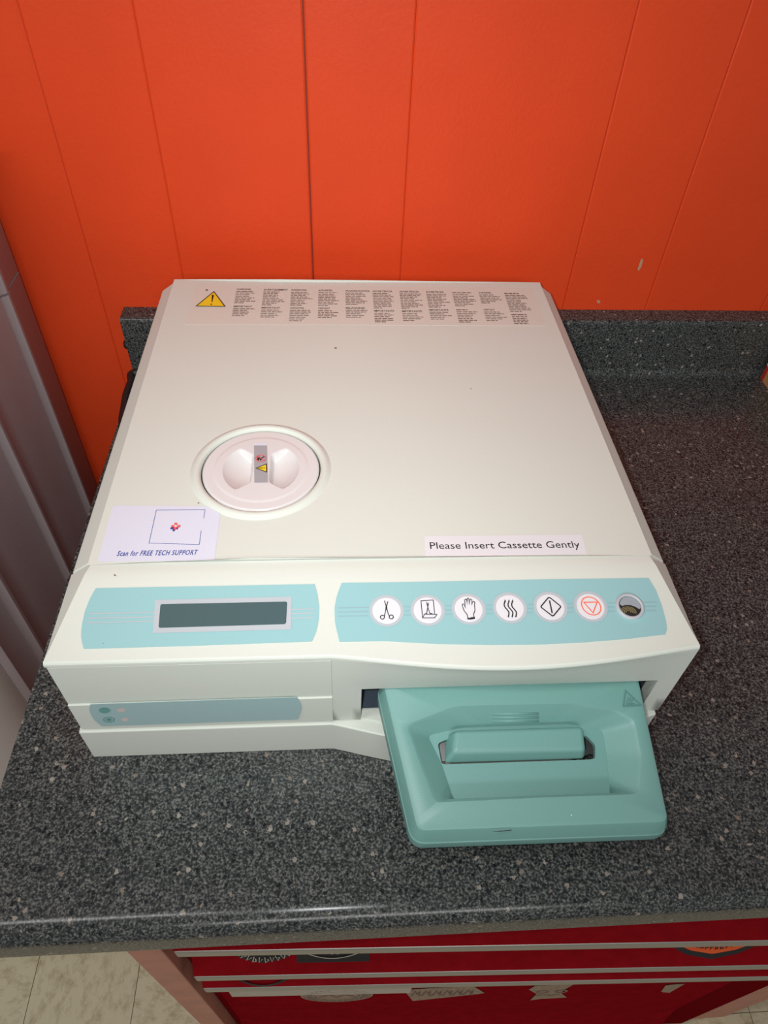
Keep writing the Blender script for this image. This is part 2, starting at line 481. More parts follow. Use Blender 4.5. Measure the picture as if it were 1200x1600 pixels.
def circ(cx, cz, r, ztop=9, n=48): return [(x, min(z, ztop)) for x, z in arc(cx, cz, r, r, 0, 360, n)[:-1]]
R_ = random.Random(3)
def glyphs(cx, cz, r, a0, a1, n, hgt):      # row of small strokes along an arc, read as worn lettering
    out = []
    for k in range(n):
        a = math.radians(a0 + (a1 - a0) * (k + .5) / n); c, s_ = math.cos(a), math.sin(a)
        pt = lambda u, v: (cx + (r + v) * c - u * s_, cz + (r + v) * s_ + u * c)
        wd = r * math.radians(abs(a1 - a0)) / n * .3
        out.append([pt(-wd, 0), pt(-wd, hgt), pt(wd, hgt * R_.uniform(.2, 1)), pt(wd * R_.uniform(-.5, 1), hgt * R_.uniform(0, .5))])
    return out
def put(i, nm, mt_, VF): mk(nm, *VF, mt_, drawers[i])
def foot(px): q = sC(px); return q.x, q.z   # lowest visible point of a sticker
# second drawer: black oval, black rectangle with a pale arc, orange oval
TOPB = DR[1][0] - .001
x, z = foot((413, 1502.5)); r = .042
put(1, 'sticker', 'ink', sheet(circ(x, z + r, r, TOPB), .0012))
put(1, 'sticker_print', 'stick_white', ribbons(glyphs(x, z + r, r * .80, 215, 325, 12, .007), .0010, sD, nC, .0020))
xa, z = foot((464, 1502)); xb, _ = foot((577, 1500))
put(1, 'sticker', 'ink', sheet([(xa, z), (xb, z), (xb, TOPB), (xa, TOPB)], .0012))
xm = (xa + xb) / 2
put(1, 'sticker_print', 'stick_white', ribbons([[p for p in arc(xm, z + .052, .046, .046, 200, 340, 30) if p[1] < TOPB]], .0018, sD, nC, .0020))
put(1, 'sticker_lettering', 'stick_white', ribbons(glyphs(xm, z + .052, .034, 235, 305, 9, .006), .0009, sD, nC, .0020))
x, z = foot((1110, 1496)); r = .066
put(1, 'sticker', 'ink', sheet(circ(x, z + r, r, TOPB), .0012))
put(1, 'sticker_print', 'stick_orange', sheet(circ(x, z + r, r - .007, TOPB), .0017))
put(1, 'sticker_lettering', 'ink', ribbons(glyphs(x, z + r, r * .70, 240, 300, 10, .006), .0010, sD, nC, .0023))
# third drawer: dark ring
x, z = foot((412, 1538)); r = .052
put(2, 'sticker_print', 'ink', ribbons([[p for p in arc(x, z + r, r, r, 185, 355, 40) if p[1] < DR[2][0]]], .0045, sD, nC, .0014))
# deep bottom drawer: pale strip, ornate oval, lettered plate, jagged sticker
TOPD = DR[3][0] - .003
def fz(p):
    d = _rc @ ray(p); q = CAMC + d * ((YF - CAMC.y) / d.y); return q.x, q.z
xa, z = fz((363, 1556)); xb, z2 = fz((640, 1551))
put(3, 'sticker', 'stick_white', sheet([(xa, z), (xb, z), (xb, TOPD), (xa, TOPD)], .0012))
x, z = fz((527, 1564.5)); r = .046
put(3, 'sticker', 'stick_tan', sheet(circ(x, z + r, r), .0008))
put(3, 'sticker_print', 'ink_soft', ribbons([circ(x, z + r, r * .92) + circ(x, z + r, r * .92)[:1], circ(x, z + r, r * .62) + circ(x, z + r, r * .62)[:1]] + glyphs(x, z + r, r * .68, 100, 440, 26, .008), .0011, sD, nC, .0012))
put(3, 'sticker_print', 'ink_soft', ribbons([[(x - .022, z + r - .006), (x - .010, z + r + .010), (x, z + r - .008), (x + .010, z + r + .010), (x + .022, z + r - .006)]], .003, sD, nC, .0012))
P = [fz(p) for p in ((645, 1563), (758, 1551), (740, 1540), (630, 1545))]
put(3, 'sticker', 'stick_tan', sheet(P, .0008))
xc_, zc_ = sum(p[0] for p in P) / 4, sum(p[1] for p in P) / 4
zig = []
for k in range(6):
    gx0 = xc_ - .040 + k * .0135
    zig.append([(gx0, zc_ - .018), (gx0 + .003, zc_ + .018), (gx0 + .006, zc_ - .004 + .006 * (k % 2)), (gx0 + .009, zc_ + .016), (gx0 + .010, zc_ - .018)])
put(3, 'sticker_lettering', 'ink_soft', ribbons(zig, .0032, sD, nC, .0012))
P = [fz(p) for p in ((828, 1562), (850, 1559), (886, 1558), (876, 1550), (884, 1544), (898, 1536), (838, 1538), (826, 1545), (838, 1552))]
put(3, 'sticker', 'stick_tan', sheet(P, .0008))
xc_, zc_ = sum(p[0] for p in P) / 9, sum(p[1] for p in P) / 9
put(3, 'sticker_print', 'ink_soft', ribbons([arc(xc_ - .010, zc_ + .006, .007, .009, 0, 360, 16), arc(xc_ + .014, zc_ + .008, .007, .009, 0, 360, 16), [(xc_ - .014, zc_ - .020), (xc_ - .004, zc_ - .014), (xc_ + .006, zc_ - .020), (xc_ + .016, zc_ - .014)]], .0030, sD, nC, .0012))
P = [fz(p) for p in ((1032, 1549), (1046, 1550), (1058, 1543), (1070, 1536), (1040, 1538))]
put(3, 'sticker', 'stick_tan', sheet(P, .0008))

# ================================================================== GREY RESIN CABINET, left of the worktop
XC = -.362; YB = .482
KB = thing('storage_cabinet', (-.58, .28, -H), 'grey plastic cabinet with ribbed side standing left of the worktop', 'cabinet')
prof = []                                   # plan outline of the ribbed right side, back to front
prof.append((XC - .003, YB)); prof.append((XC, YB - .003))
for yr in (.434, .322, .208):
    prof += [(XC, yr + .008), (XC + .0035, yr + .004), (XC + .0035, yr - .002), (XC - .0015, yr - .006), (XC - .0022, yr - .010)]
    prof += [(XC - .0018, yr - .05), (XC, yr - .085)] if yr > .25 else [(XC - .0035, yr - .03)]
prof += [(XC + .003, .158), (XC - .003, .152)]
door = [(XC - .003, .1515)] + [(XC - .103 + .10 * math.cos(a * math.pi / 24), .146 - .062 * math.sin(a * math.pi / 24)) for a in range(0, 13)]
back = [(-.80, .152), (-.80, YB)]
SEAM = .1290
for z0, z1, nm in ((-H, SEAM - .0012, 'side_shell'), (SEAM + .0012, .25, 'side_shell')):
    V, F = prism(prof + back, z0, z1)
    o = mk(nm, V, F, 'cabinet', KB)
    o.modifiers.new('split', 'EDGE_SPLIT').split_angle = math.radians(50)
    o.data.polygons.foreach_set('use_smooth', [len(p.vertices) == 4 for p in o.data.polygons])
dd = mk('door', *prism(door + [(-.80, .084), (-.80, .1515)], -H + .02, .245), 'door', KB)
dd.data.polygons.foreach_set('use_smooth', [len(p.vertices) == 4 for p in dd.data.polygons])
dd.modifiers.new('split', 'EDGE_SPLIT').split_angle = math.radians(40)
mk('seam_strip', *bxs((-.79, XC - .012, .16, YB - .010, SEAM - .002, SEAM + .002)), 'black', KB)
mk('top_lid', *bxs((-.82, XC + .008, .07, YB + .002, .25, .275)), 'cabinet', KB, bevel=.004)

# ================================================================== CARTON at the right end
BX = thing('carton', (.575, .41, 0), 'small brown cardboard carton with red printed edge by the upstand', 'carton')
bx0, by1 = .508, .4655
mk('carton_body', *bxs((bx0, .64, .345, by1, 0, .055)), 'kraft', BX, bevel=.001)
mk('printed_edge', *bxs((bx0 - .0003, bx0 + .002, by1 - .0065, by1 - .0004, .0008, .0545)), 'red_print', BX)
mk('printed_patch', *bxs((bx0 - .0006, bx0 + .002, by1 - .0068, by1 - .0006, .0210, .0290)), 'paper', BX)

# ================================================================== STEAM STERILIZER
HW, AW = .2075, .1912                       # half widths at the rim and of the top
ZT, ZR, YS, LB = .138, .126, .0696, .4475   # top, rim, seam between cover and front, back
XCR = -.0316                                # crease where the bowed right half starts
XS0, XS1, ZS0, ZS1 = -.0120, .1930, .0415, .0850    # cassette slot
def bow(x):
    if x <= XCR: return 0.0
    return max(0.0, math.sin(math.pi * min(1, (x - XCR) / (HW - XCR)))) ** 1.12
def yfr(x): return -.0117 * bow(x)
def Sz(x, y):
    yk = YS - .010
    if y >= yk: return ZT - .0002
    t = (yk - y) / (yk - yfr(x))
    return ZT - .0002 - (ZT - .0002 - ZR) * min(1, max(0, t)) 
def sT(p): return onz(p, ZT)
def sP(p):
    z = .132
    for _ in range(12):
        q = onz(p, z); z = Sz(q.x, q.y)
    return onz(p, z)
YI, YI2 = .0004, -.0008                     # faces of the two strips left of the slot
def sF(p): return ony(p, YI2)
nT = Vector((0, 0, 1)); nP = Vector((0, -.17, .985)).normalized(); nF = Vector((0, -1, 0))

ST = thing('steam_sterilizer', (0, .22, 0), 'cream tabletop cassette sterilizer with pale teal control panels on the worktop', 'sterilizer')

# cover
prof = [(-HW, .112), (-HW, ZR), (-AW, ZT), (AW, ZT), (HW, ZR), (HW, .112)]
kc = Vector((-.0846, .1600, ZT)); RH, NH = .0462, 64
fr = [(x, YS + .0006, z) for x, z in prof]; bk = [(x * (1 if z < ZT else .9985), LB if z < ZT else LB - .001, z) for x, z in prof]
V = fr + bk + [(kc.x, YS + .0006, ZT), (kc.x, LB - .001, ZT)]
for dz in (0, -.016):
    V += [(kc.x + RH * math.sin(2 * math.pi * i / NH), kc.y - RH * math.cos(2 * math.pi * i / NH), ZT + dz) for i in range(NH)]
hr = lambda i: 14 + i % NH
F = [(0, 1, 2, 12, 3, 4, 5), (11, 10, 9, 13, 8, 7, 6), (0, 6, 7, 1), (1, 7, 8, 2), (3, 9, 10, 4), (4, 10, 11, 5), (5, 11, 6, 0)]
F += [tuple([12, 3, 9, 13] + [hr(i) for i in range(NH // 2, -1, -1)])[::1], tuple([13, 8, 2, 12] + [hr(i) for i in range(NH, NH // 2 - 1, -1)])]
F += [(hr(i), hr(i + 1), 14 + NH + (i + 1) % NH, 14 + NH + i) for i in range(NH)] + [tuple(14 + NH + i for i in range(NH))]
mk('top_cover', V, F, 'cream', ST, bevel=.0022, seg=3, angle=20)

# front panel: sloping top, side chamfers, bullnose rim, bowed skirt with the cassette slot
cols = [-HW, -HW + .004] + [-.19 + k * .0158 for k in range(11)] + [XCR] + [XCR + (XS0 - XCR) * k / 3 for k in range(1, 4)] \
     + [XS0 + (XS1 - XS0) * k / 28 for k in range(1, 29)] + [.2, HW]
cols = sorted(set(round(c, 5) for c in cols + [-.17, .17]))
V, F = [], []
rb = .0028
rows = []
ts = [0, .5 * .010 / YS, .010 / YS, .25, .4, .55, .7, .85, 1.0]
for t in ts:                                # sloping surface: each row scaled to the width it has there
    row = []
    hw = AW + (HW - AW) * max(0, (t - 0)) 
    for c in cols:
        x = c if abs(c) <= .17 else math.copysign(.17 + (abs(c) - .17) / (HW - .17) * (hw - .17), c)
        y = YS - t * (YS - (yfr(x) + rb * .6))
        z = Sz(x, y) + (.0004 if t == 1.0 else 0)
        row.append((x, y, z))
    rows.append(row)
for a in (20, 45, 70, 90):                  # bullnose
    row = []
    for c in cols:
        y0 = yfr(c) + rb; z0 = ZR - rb + .0009
        row.append((c, y0 - rb * math.sin(math.radians(a)), z0 + rb * math.cos(math.radians(a))))
    rows.append(row)
nr_top = len(rows)
zsk = [.1222, .1140, .1050, .0950, ZS1, .0757, .060, ZS0]
for z in zsk:
    row = []
    for c in cols:
        k = max(0, min(1, (z - ZS1) / (ZR - ZS1)))
        row.append((c, yfr(c) * k ** .8, z))
    rows.append(row)
nc = len(cols)
for r in rows: V += r
for j in range(len(rows) - 1):
    for i in range(nc - 1):
        xa, xb = cols[i], cols[i + 1]
        if j >= nr_top:                     # skirt
            zlow = zsk[j - nr_top + 1]
            if xb <= XCR + 1e-5: continue
            if xa >= XS0 - 1e-5 and xb <= XS1 + 1e-5 and zlow < ZS1 - 1e-5: continue
        a = j * nc + i; F.append((a, a + nc, a + nc + 1, a + 1))
b = len(V)                                  # side chamfers of the front panel
for sgn in (-1, 1):
    b = len(V)
    for t in ts:
        hw = AW + (HW - AW) * t; y = YS - t * (YS - rb * .6)
        V += [(sgn * hw, y, Sz(sgn * hw, y) + (.0004 if t == 1 else 0)), (sgn * HW, y, ZR + (.0004 if t == 1 else 0)), (sgn * HW, y, .112)]
    for k in range(len(ts) - 1):
        q = b + 3 * k
        f1, f2 = (q, q + 1, q + 4, q + 3), (q + 1, q + 2, q + 5, q + 4)
        F += [f1, f2] if sgn < 0 else [f1[::-1], f2[::-1]]
# jambs, lintel and pillar sides of the slot
def quad(a, b_, c, d):
    n0 = len(V); V.extend([a, b_, c, d]); F.append((n0, n0 + 1, n0 + 2, n0 + 3))
JD = .022
quad((XS0, 0, ZS0), (XS0, JD, ZS0), (XS0, JD, ZS1), (XS0, 0, ZS1))
quad((XS1, 0, ZS1), (XS1, JD, ZS1), (XS1, JD, ZS0), (XS1, 0, ZS0))
quad((XS0, 0, ZS1), (XS0, JD, ZS1), (XS1, JD, ZS1), (XS1, 0, ZS1))
quad((XCR, 0, .1222), (XCR, .012, .1222), (XCR, .012, ZS0), (XCR, 0, ZS0))
quad((-HW, rb * 0, .1222), (-HW, .012, .1222), (XCR, .012, .1222), (XCR, 0, .1222))
quad((XCR, 0, ZS0), (XCR, .02, ZS0), (XS0, .02, ZS0), (XS0, 0, ZS0))
quad((XS1, 0, ZS0), (XS1, .02, ZS0), (HW, .02, ZS0), (HW, 0, ZS0))
quad((HW, 0, ZS0), (HW, .0695, ZS0), (HW, .0695, .1121), (HW, 0, .1121))
fp = mk('front_panel', V, F, 'cream', ST)
fp.data.polygons.foreach_set('use_smooth', [True] * len(fp.data.polygons))
fp.modifiers.new('weld', 'WELD').merge_threshold = .00005
fp.modifiers.new('split', 'EDGE_SPLIT').split_angle = math.radians(16)

# strips left of the slot
mk('front_strip', *bxs((-HW + .0006, XCR, YI, .02, .0762, .1212)), 'cream', ST, bevel=.0005, seg=2)
mk('front_strip', *bxs((-HW + .0006, XCR, YI2, .02, ZS0 + .0004, .0757)), 'cream', ST, bevel=.0005, seg=2)
# lower body round the slot
mk('lower_body', *bxs((-HW + .001, XS0 - .001, .0206, .302, .042, .112), (XS0 - .001, XS1 + .001, .0225, .302, ZS1 + .0012, .112),
                      (XS1 + .001, HW - .001, .0206, .302, .042, .112), (-HW + .001, HW - .001, .3005, LB - .003, .042, .112)), 'cream', ST)
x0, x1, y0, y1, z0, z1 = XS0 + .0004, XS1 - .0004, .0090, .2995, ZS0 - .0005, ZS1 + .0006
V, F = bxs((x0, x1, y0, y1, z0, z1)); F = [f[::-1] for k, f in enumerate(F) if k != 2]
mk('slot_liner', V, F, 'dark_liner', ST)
# base
bp_ = [(-.2092, .43), (-.2092, -.0025)] + [(XCR - .0008, -.0025)] + [(XCR + (.206 - XCR) * k / 24, -.0025 - .0215 * bow(XCR + (HW - XCR) * k / 24) ** .9) for k in range(1, 25)] + [(.206, .43)]
mk('base', *prism(bp_[::-1], 0, .0402), 'cream', ST, bevel=.0012, seg=2)
rp_ = [(XCR + .008, .0085)] + [(XCR + .008 + (.203 - XCR - .008) * k / 20, .003 - .017 * bow(XCR + (HW - XCR) * k / 20)) for k in range(0, 21)] + [(.203, .0085)]
mk('slot_sill', *prism(rp_[::-1], .0398, .0413), 'cream', ST, bevel=.0006)
V, F = lathe((0, 0, 0), [(0, -.002), (.012, -.002), (.012, .003), (0, .003)], 16)

# water cap: collar and round twist cap with two finger scoops
mk('cap_collar', *lathe(kc, [(.0545, -.0004), (.0530, .0002), (.0512, .0016), (.0492, .0025), (.0472, .0023), (.0458, .0012), (.0453, -.0006)], 96), 'cream', ST, smooth=True)
RC = .0444
def capz(x, y):
    r = math.hypot(x, y); z = .0010
    if r > RC - .0016: z -= (r - RC + .0016) ** 2 / .0016 * .9
    if r > .0345: z -= .0004 * min(1, (r - .0345) / .002)
    xb = abs(x) - .0066; rs = .0290
    if xb > 0 and r < rs:
        ym = .0150 + xb * .75 - abs(y)
        if ym > 0:
            z -= .0090 * min(1, xb / .0022) * min(1, ym / .0040) * (1 - (r / rs) ** 2) ** .8
    return z
NR, NT = 96, 220
V = [kc + Vector((0, 0, capz(0, 0)))]; F = []
for k in range(1, NR + 1):
    r = RC * k / NR
    for i in range(NT):
        a = 2 * math.pi * i / NT; x, y = r * math.cos(a), r * math.sin(a)
        V.append(kc + Vector((x, y, capz(x, y))))
for i in range(NT): F.append((0, 1 + i, 1 + (i + 1) % NT))
for k in range(NR - 1):
    for i in range(NT):
        j = (i + 1) % NT; a = 1 + k * NT
        F.append((a + i, a + NT + i, a + NT + j, a + j))
cap = mk('water_cap', V, F, 'cap', ST, smooth=True)
sK = lambda p: onz(p, ZT + .0012)
lab = [(397, 696.5), (417, 696.5), (418.5, 754), (397.5, 754.5)]
mk('grip_label', *fill([lab], sK, nT, .0003), 'lcdlabel', cap)
mk('grip_label_edge', *fill([[(396.5, 693.5), (417.3, 693.2), (417.3, 696.4), (396.8, 696.6)]], sK, nT, .0003), 'paper', cap)
mk('no_touch_sign', *ribbons([arc(407.5, 717, 7.7, 5.3, 0, 360, 28), [(402, 713.5), (413, 720.5)]], .0006, sK, nT, .0006), 'red_ink', cap)
mk('hand_sign', *ribbons([[(402, 718.5), (406, 716.5), (410, 716), (413.5, 713.5)], [(405, 714.5), (407, 719.5), (410, 718)], [(403, 715.5), (404, 720)]], .0009, sK, nT, .0005), 'ink', cap)
tri = [(400.5, 732.5), (416.5, 726), (416.7, 738.5)]
mk('hazard_sign', *fill([tri], sK, nT, .0005), 'yellow', cap)
mk('hazard_outline', *ribbons([tri + tri[:1], [(404.5, 732.4), (411.5, 732.2)], [(413, 732.2), (414, 732.2)]], .0007, sK, nT, .0007), 'ink', cap)

# warning label along the back
LX0, LX1, LY0, LY1 = -.1700, .1812, .3630, .4365
wl = mk('warning_label', *bxs((LX0, LX1, LY0, LY1, ZT, ZT + .00015)), 'label', ST)
tag(wl, 'clear multilingual warning label with yellow hazard triangle')
t3 = [(334.3, 456.5), (351.5, 479.6), (306.8, 479.0)]
mk('hazard_triangle', *fill([t3], sT, nT, .0005), 'yellow', wl)
mk('hazard_outline', *ribbons([t3 + t3[:1]], .0011, sT, nT, .0007), 'ink_hard', wl)
mk('exclamation_mark', *fill([[(331.2, 461.8), (334.4, 461.8), (331.8, 473), (330.6, 473)], [(329.2, 475.5), (331, 475.5), (330.9, 477.3), (329.1, 477.3)]], sT, nT, .0008), 'ink', wl)
mk('label_fleck', *fill([[(321, 453), (324.5, 452.6), (325, 454.2), (322, 454.6)]], sT, nT, .0004), 'ink_hard', wl)
heads = [(369.5, 22.5, 'WARNING', 8, 364.3, 28, 'IMPORTANT', 5), (412, 38, 'AVERTISSEMENT', 9, 408.5, 28, 'IMPORTANT', 5), (455, 24, 'WARNUNG', 9, 453, 21, 'WICHTIG', 7),
         (497.5, 22.5, 'ADVARSEL', 9, 497, 18, 'VIGTIGT', 5), (539.5, 38, 'WAARSCHUWING', 8, 540.5, 29.5, 'BELANGRIJK', 5), (582, 31, 'ADVERTENCIA', 10, 584.5, 30, 'IMPORTANTE', 6),
         (624, 30.5, 'ADVERTÊNCIA', 10, 627.5, 30, 'IMPORTANTE', 5), (665.5, 28, 'AVVERTENZA', 9, 671, 29, 'IMPORTANTE', 5), (706.5, 30, '', 8, 712.5, 17, '', 7),
         (748, 19, 'VARNING', 6, 756, 17, 'VIKTIGT', 6), (788, 22.5, '', 11, 799, 23, '', 5)]
RL = random.Random(11)
txt, bars = [], []
ybase1 = [sT((380, 453.2)).y, sT((800, 459.2)).y]
PITCHL = .00315
for ci, (hx, hw_, hs, nl, hx2, hw2, hs2, nl2) in enumerate(heads):
    q = hx + hw_ / 2; py = 453.4 + (q - 380) * (459.6 - 453.4) / 420
    a = sT((hx, py)); b = sT((hx + hw_, py)); scale = (b.x - a.x) / hw_; yl = a.y
    x00 = a.x; cw = 34 * scale
    def line(x, y, wd, hh):
        while wd > 0:
            s = RL.uniform(.0022, .0065)
            s = min(s, wd)
            bars.append(((x, y), (x + s, y), (x + s, y + hh), (x, y + hh))); x += s + .0008; wd -= s + .0008
    def header(s, x, y, wd):
        if s:
            f = lambda p: Vector((p[0], p[1], ZT)); txt.append(text_mesh(s, (x, y), (x + wd, y), .0030, f, nT, .0004, bold=.012))
        else: line(x, y, wd, .0018)
    header(hs, x00, yl, hw_ * scale)
    for k in range(nl):
        line(x00, yl - .0036 - k * PITCHL, cw * RL.uniform(.62, 1.0) * (.55 if k == nl - 1 else 1), .0013)
    y2 = yl - .0036 - nl * PITCHL - .0032
    y2 = min(y2, yl - .0335) if nl < 9 else y2
    header(hs2, x00, y2, hw2 * scale)
    for k in range(nl2):
        line(x00, y2 - .0036 - k * PITCHL, cw * RL.uniform(.6, .98) * (.7 if k == nl2 - 1 else 1), .0013)
for t_ in txt: mk('heading', *t_, 'ink_hard', wl)
V, F = [], []
for qd in bars:
    n0 = len(V); V += [(x, y, ZT + .00035) for x, y in qd]; F.append((n0, n0 + 1, n0 + 2, n0 + 3))
tag(mk('fine_print', V, F, 'ink_soft', wl), kind='stuff')

# support sticker
ss = mk('support_sticker', *fill([[(180, 790.2), (343, 791.8), (345.6, 794), (335.5, 873), (332, 876.2), (156, 878), (153, 875), (176, 793)]], sT, nT, .0002), 'paper', ST, solid=.0001)
tag(ss, 'white sticker with blue lettering at the front left')
mk('sticker_lettering', *text_mesh('Scan for FREE TECH SUPPORT', (182.5, 869.3), (308.5, 867.3), .0043, sT, nT, .0005, shear=.22, bold=.016, space=1.12), 'blue_ink', ss)
mk('sticker_frame', *ribbons([[(233, 849.3), (244.5, 797.7), (320.5, 797.3), (318.5, 810)], [(314.5, 830), (311.5, 851.5), (233, 849.3)]], .00035, sT, nT, .0005), 'blue_ink', ss)
cr = lambda s, ox, oy: [(275 + ox + s * x, 823 + oy + s * .8 * y) for x, y in ((-1, -3), (1, -3), (1, -1), (3.4, -1), (3, 1), (.8, 1), (.4, 3), (-1.6, 3), (-1.3, 1), (-3.4, 1), (-3, -1), (-1, -1))]
mk('cross_mark_shadow', *fill([cr(1.9, -2.5, 3)], sT, nT, .0004), 'blue_ink', ss)
mk('cross_mark', *fill([cr(2.2, 0, 0)], sT, nT, .0006), 'red_ink', ss)
mk('cross_mark_inner', *fill([cr(.9, 0, 0)], sT, nT, .0008), 'paper', ss)

# instruction label
il = mk('instruction_label', *fill([[(663, 838), (909, 835.8), (917, 866), (664.5, 870.5)]], sT, nT, .0002), 'button', ST, solid=.0001)
tag(il, 'white paper strip reading Please Insert Cassette Gently')
mk('label_lettering', *text_mesh('Please Insert Cassette Gently', (672.3, 858.3), (906.5, 856.3), .0062, sT, nT, .0005), 'ink', il)

# display overlay
OL = mk('display_overlay', *coons([(150, 919.5), (492, 913)], [(131, 1014.3), (300, 1009.5), (487, 1002.8)],
        [(150, 919.5), (141.5, 934), (133, 955), (127.5, 980), (126.8, 997), (131, 1014.3)], [(492, 913), (496, 928), (499, 950), (498, 970), (493.5, 990), (487, 1002.8)],
        24, 10, sP, nP, .0003), 'teal_film', ST, solid=.0002)
tag(OL, 'pale teal overlay with dark display window')
mk('display_frame', *ribbons([[(247.5, 942.5), (451, 937.5), (450, 980), (244.5, 985.5), (247.5, 942.5)]], .0040, sP, nP, .0009), 'grey_print', OL)
mk('display', *fill([[(253, 945), (447, 941), (449, 943), (447.3, 974), (445, 976.3), (250, 982), (248.3, 980), (251, 947)]], sP, nP, .0010), 'lcd', OL)
for L_ in ([[(140.2, 959.7), (244, 957.5)], [(138.7, 967), (243.5, 964.4)], [(137, 974), (243, 971.3)],
                             [(454, 953), (490.5, 952.2)], [(454, 959.7), (490.3, 958.8)], [(454, 966.6), (489, 965.6)]]): mk('stripe', *ribbons([L_], .0008, sP, nP, .0008), 'grey_print', OL)

# button overlay
OR = mk('button_overlay', *coons([(534, 911.2), (700, 908.8), (860, 905.5), (1013, 903.5)], [(530.5, 1003.3), (601.7, 1002), (678, 1006.3), (769.5, 1008.2), (840, 1007.5), (906.7, 1004.4), (980, 998.5), (1039, 991.5)],
        [(534, 911.2), (526.5, 930), (522.5, 950), (523.5, 975), (530.5, 1003.3)], [(1013, 903.5), (1024, 921), (1034, 947), (1041, 974), (1041.5, 985), (1039, 991.5)],
        44, 12, sP, nP, .0003), 'teal_film', ST, solid=.0002)
tag(OR, 'pale teal overlay under the round buttons')
bc = [(604, 955), (668, 954.2), (732, 952.3), (796.3, 950.5), (859.6, 949.2), (922.3, 948.5), (983.5, 948.5)]
ln = []
xsr = [(529, 575), (632, 641), (696, 705), (760, 769), (824, 832), (887, 895), (950, 962), (1006, 1025)]
for a, b in xsr:
    for dy in (-6.5, 0, 6.5): ln.append([(a, 955.8 + dy - (a - 604) * .0185), (b, 955.8 + dy - (b - 604) * .0185)])
for L_ in ln: mk('stripe', *ribbons([L_], .0007, sP, nP, .0008), 'grey_line', OR)
RB = .0094
btn = []
for k, c in enumerate(bc[:6]):
    q = sP(c)
    b_ = mk('button', *puck(q, RB, nP, .0004, .0011, .0003), 'button', ST, smooth=False)
    n_ = 48; ex = nP.cross(Y).normalized(); ey = nP.cross(ex).normalized(); V, F = [], []
    for rr in (RB - .0001, RB + .0019):
        V += [q + nP * .0009 + ex * rr * math.cos(2 * math.pi * i / n_) + ey * rr * math.sin(2 * math.pi * i / n_) for i in range(n_)]
    F = [(i, (i + 1) % n_, n_ + (i + 1) % n_, n_ + i) for i in range(n_)]
    mk('ring', V, F, 'grey_print', b_)
    btn.append(b_)
def Z4(x, y): return (580 + x / 6, 930 + y / 6)      # points read off an enlarged view of the buttons
def Z5(x, y): return (760 + x / 6, 930 + y / 6)
def pl(fn, *P): return [fn(x, y) for x, y in P]
hI = .0015
tag(btn[0], 'white button with scissors'); tag(btn[1], 'white button with wrapped scissors on a tray'); tag(btn[2], 'white button with hand outline')
tag(btn[3], 'white button with three wavy arrows'); tag(btn[4], 'white button with diamond'); tag(btn[5], 'white button with orange circled triangle')
mk('icon', *merge(ribbons([pl(Z4, (155, 70), (146, 100), (140, 125), (126, 190), (122, 205)), pl(Z4, (124, 62), (132, 92), (142, 125), (160, 190), (168, 203)),
                           pl(Z4, (124, 62), (137, 108)), pl(Z4, (155, 70), (143, 108))], .00055, sP, nP, hI),
                  ribbons([[Z4(*p) for p in arc(104, 215, 19, 18)], [Z4(*p) for p in arc(187, 213, 19, 18)]], .0006, sP, nP, hI),
                  fill([pl(Z4, (134, 115), (148, 115), (150, 140), (140, 146), (132, 140))], sP, nP, hI)), 'ink', btn[0])
mk('icon', *ribbons([pl(Z4, (480, 222), (464, 62), (580, 55), (592, 185)), pl(Z4, (480, 222), (498, 186), (614, 190), (592, 220), (480, 222)),
                     pl(Z4, (536, 82), (527, 125), (517, 182)), pl(Z4, (517, 76), (529, 125), (549, 180)), pl(Z4, (492, 190), (512, 181), (522, 190)), pl(Z4, (542, 188), (560, 180), (578, 188)),
                     pl(Z4, (517, 76), (531, 112)), pl(Z4, (536, 82), (529, 112))], .0005, sP, nP, hI), 'ink', btn[1])
hand = [(902, 215), (896, 190), (868, 155), (850, 105), (854, 92), (866, 94), (880, 128), (876, 85), (872, 55), (882, 45), (892, 52), (898, 96), (896, 50), (902, 36), (912, 40), (916, 96),
        (922, 52), (930, 44), (940, 52), (938, 100), (948, 72), (958, 66), (968, 78), (966, 110), (970, 150), (956, 190), (960, 212)]
mk('icon', *merge(ribbons([pl(Z4, *hand)], .0005, sP, nP, hI), ribbons([pl(Z4, (900, 222), (915, 228), (940, 220), (966, 218)), pl(Z4, (902, 230), (925, 232), (966, 226))], .0008, sP, nP, hI)), 'ink', btn[2])
wv = []; hd = []
for ox in (0, 36, 70):
    wv.append([tuple(p[:2]) for p in [Vector(Z5(x, y)).to_3d() for x, y in ((0, 0),)]] and
              [(760 + p.x / 6, 930 + p.y / 6) for p in spline([(172 + ox, 66, 0), (163 + ox, 92, 0), (168 + ox, 118, 0), (190 + ox, 145, 0), (207 + ox, 172, 0), (201 + ox, 213, 0)], 5)])
    hd.append(pl(Z5, (161 + ox, 71), (171 + ox, 47), (181 + ox, 73), (172 + ox, 67)))
mk('icon', *merge(ribbons(wv, .0008, sP, nP, hI), fill(hd, sP, nP, hI)), 'ink', btn[3])
mk('icon', *merge(ribbons([pl(Z5, (583, 31), (596, 36), (688, 110), (690, 122), (625, 200), (612, 203), (510, 124), (508, 113), (572, 36), (583, 31))], .0008, sP, nP, hI),
                  ribbons([pl(Z5, (587, 62), (611, 175))], .0009, sP, nP, hI)), 'ink', btn[4])
mk('icon', *merge(ribbons([[Z5(*p) for p in arc(976, 110, 99, 74, 0, 360, 40, rot=38)]], .0007, sP, nP, hI),
                  ribbons([pl(Z5, (908, 76), (1032, 74), (994, 175), (908, 76))], .0007, sP, nP, hI)), 'orange_ink', btn[5])
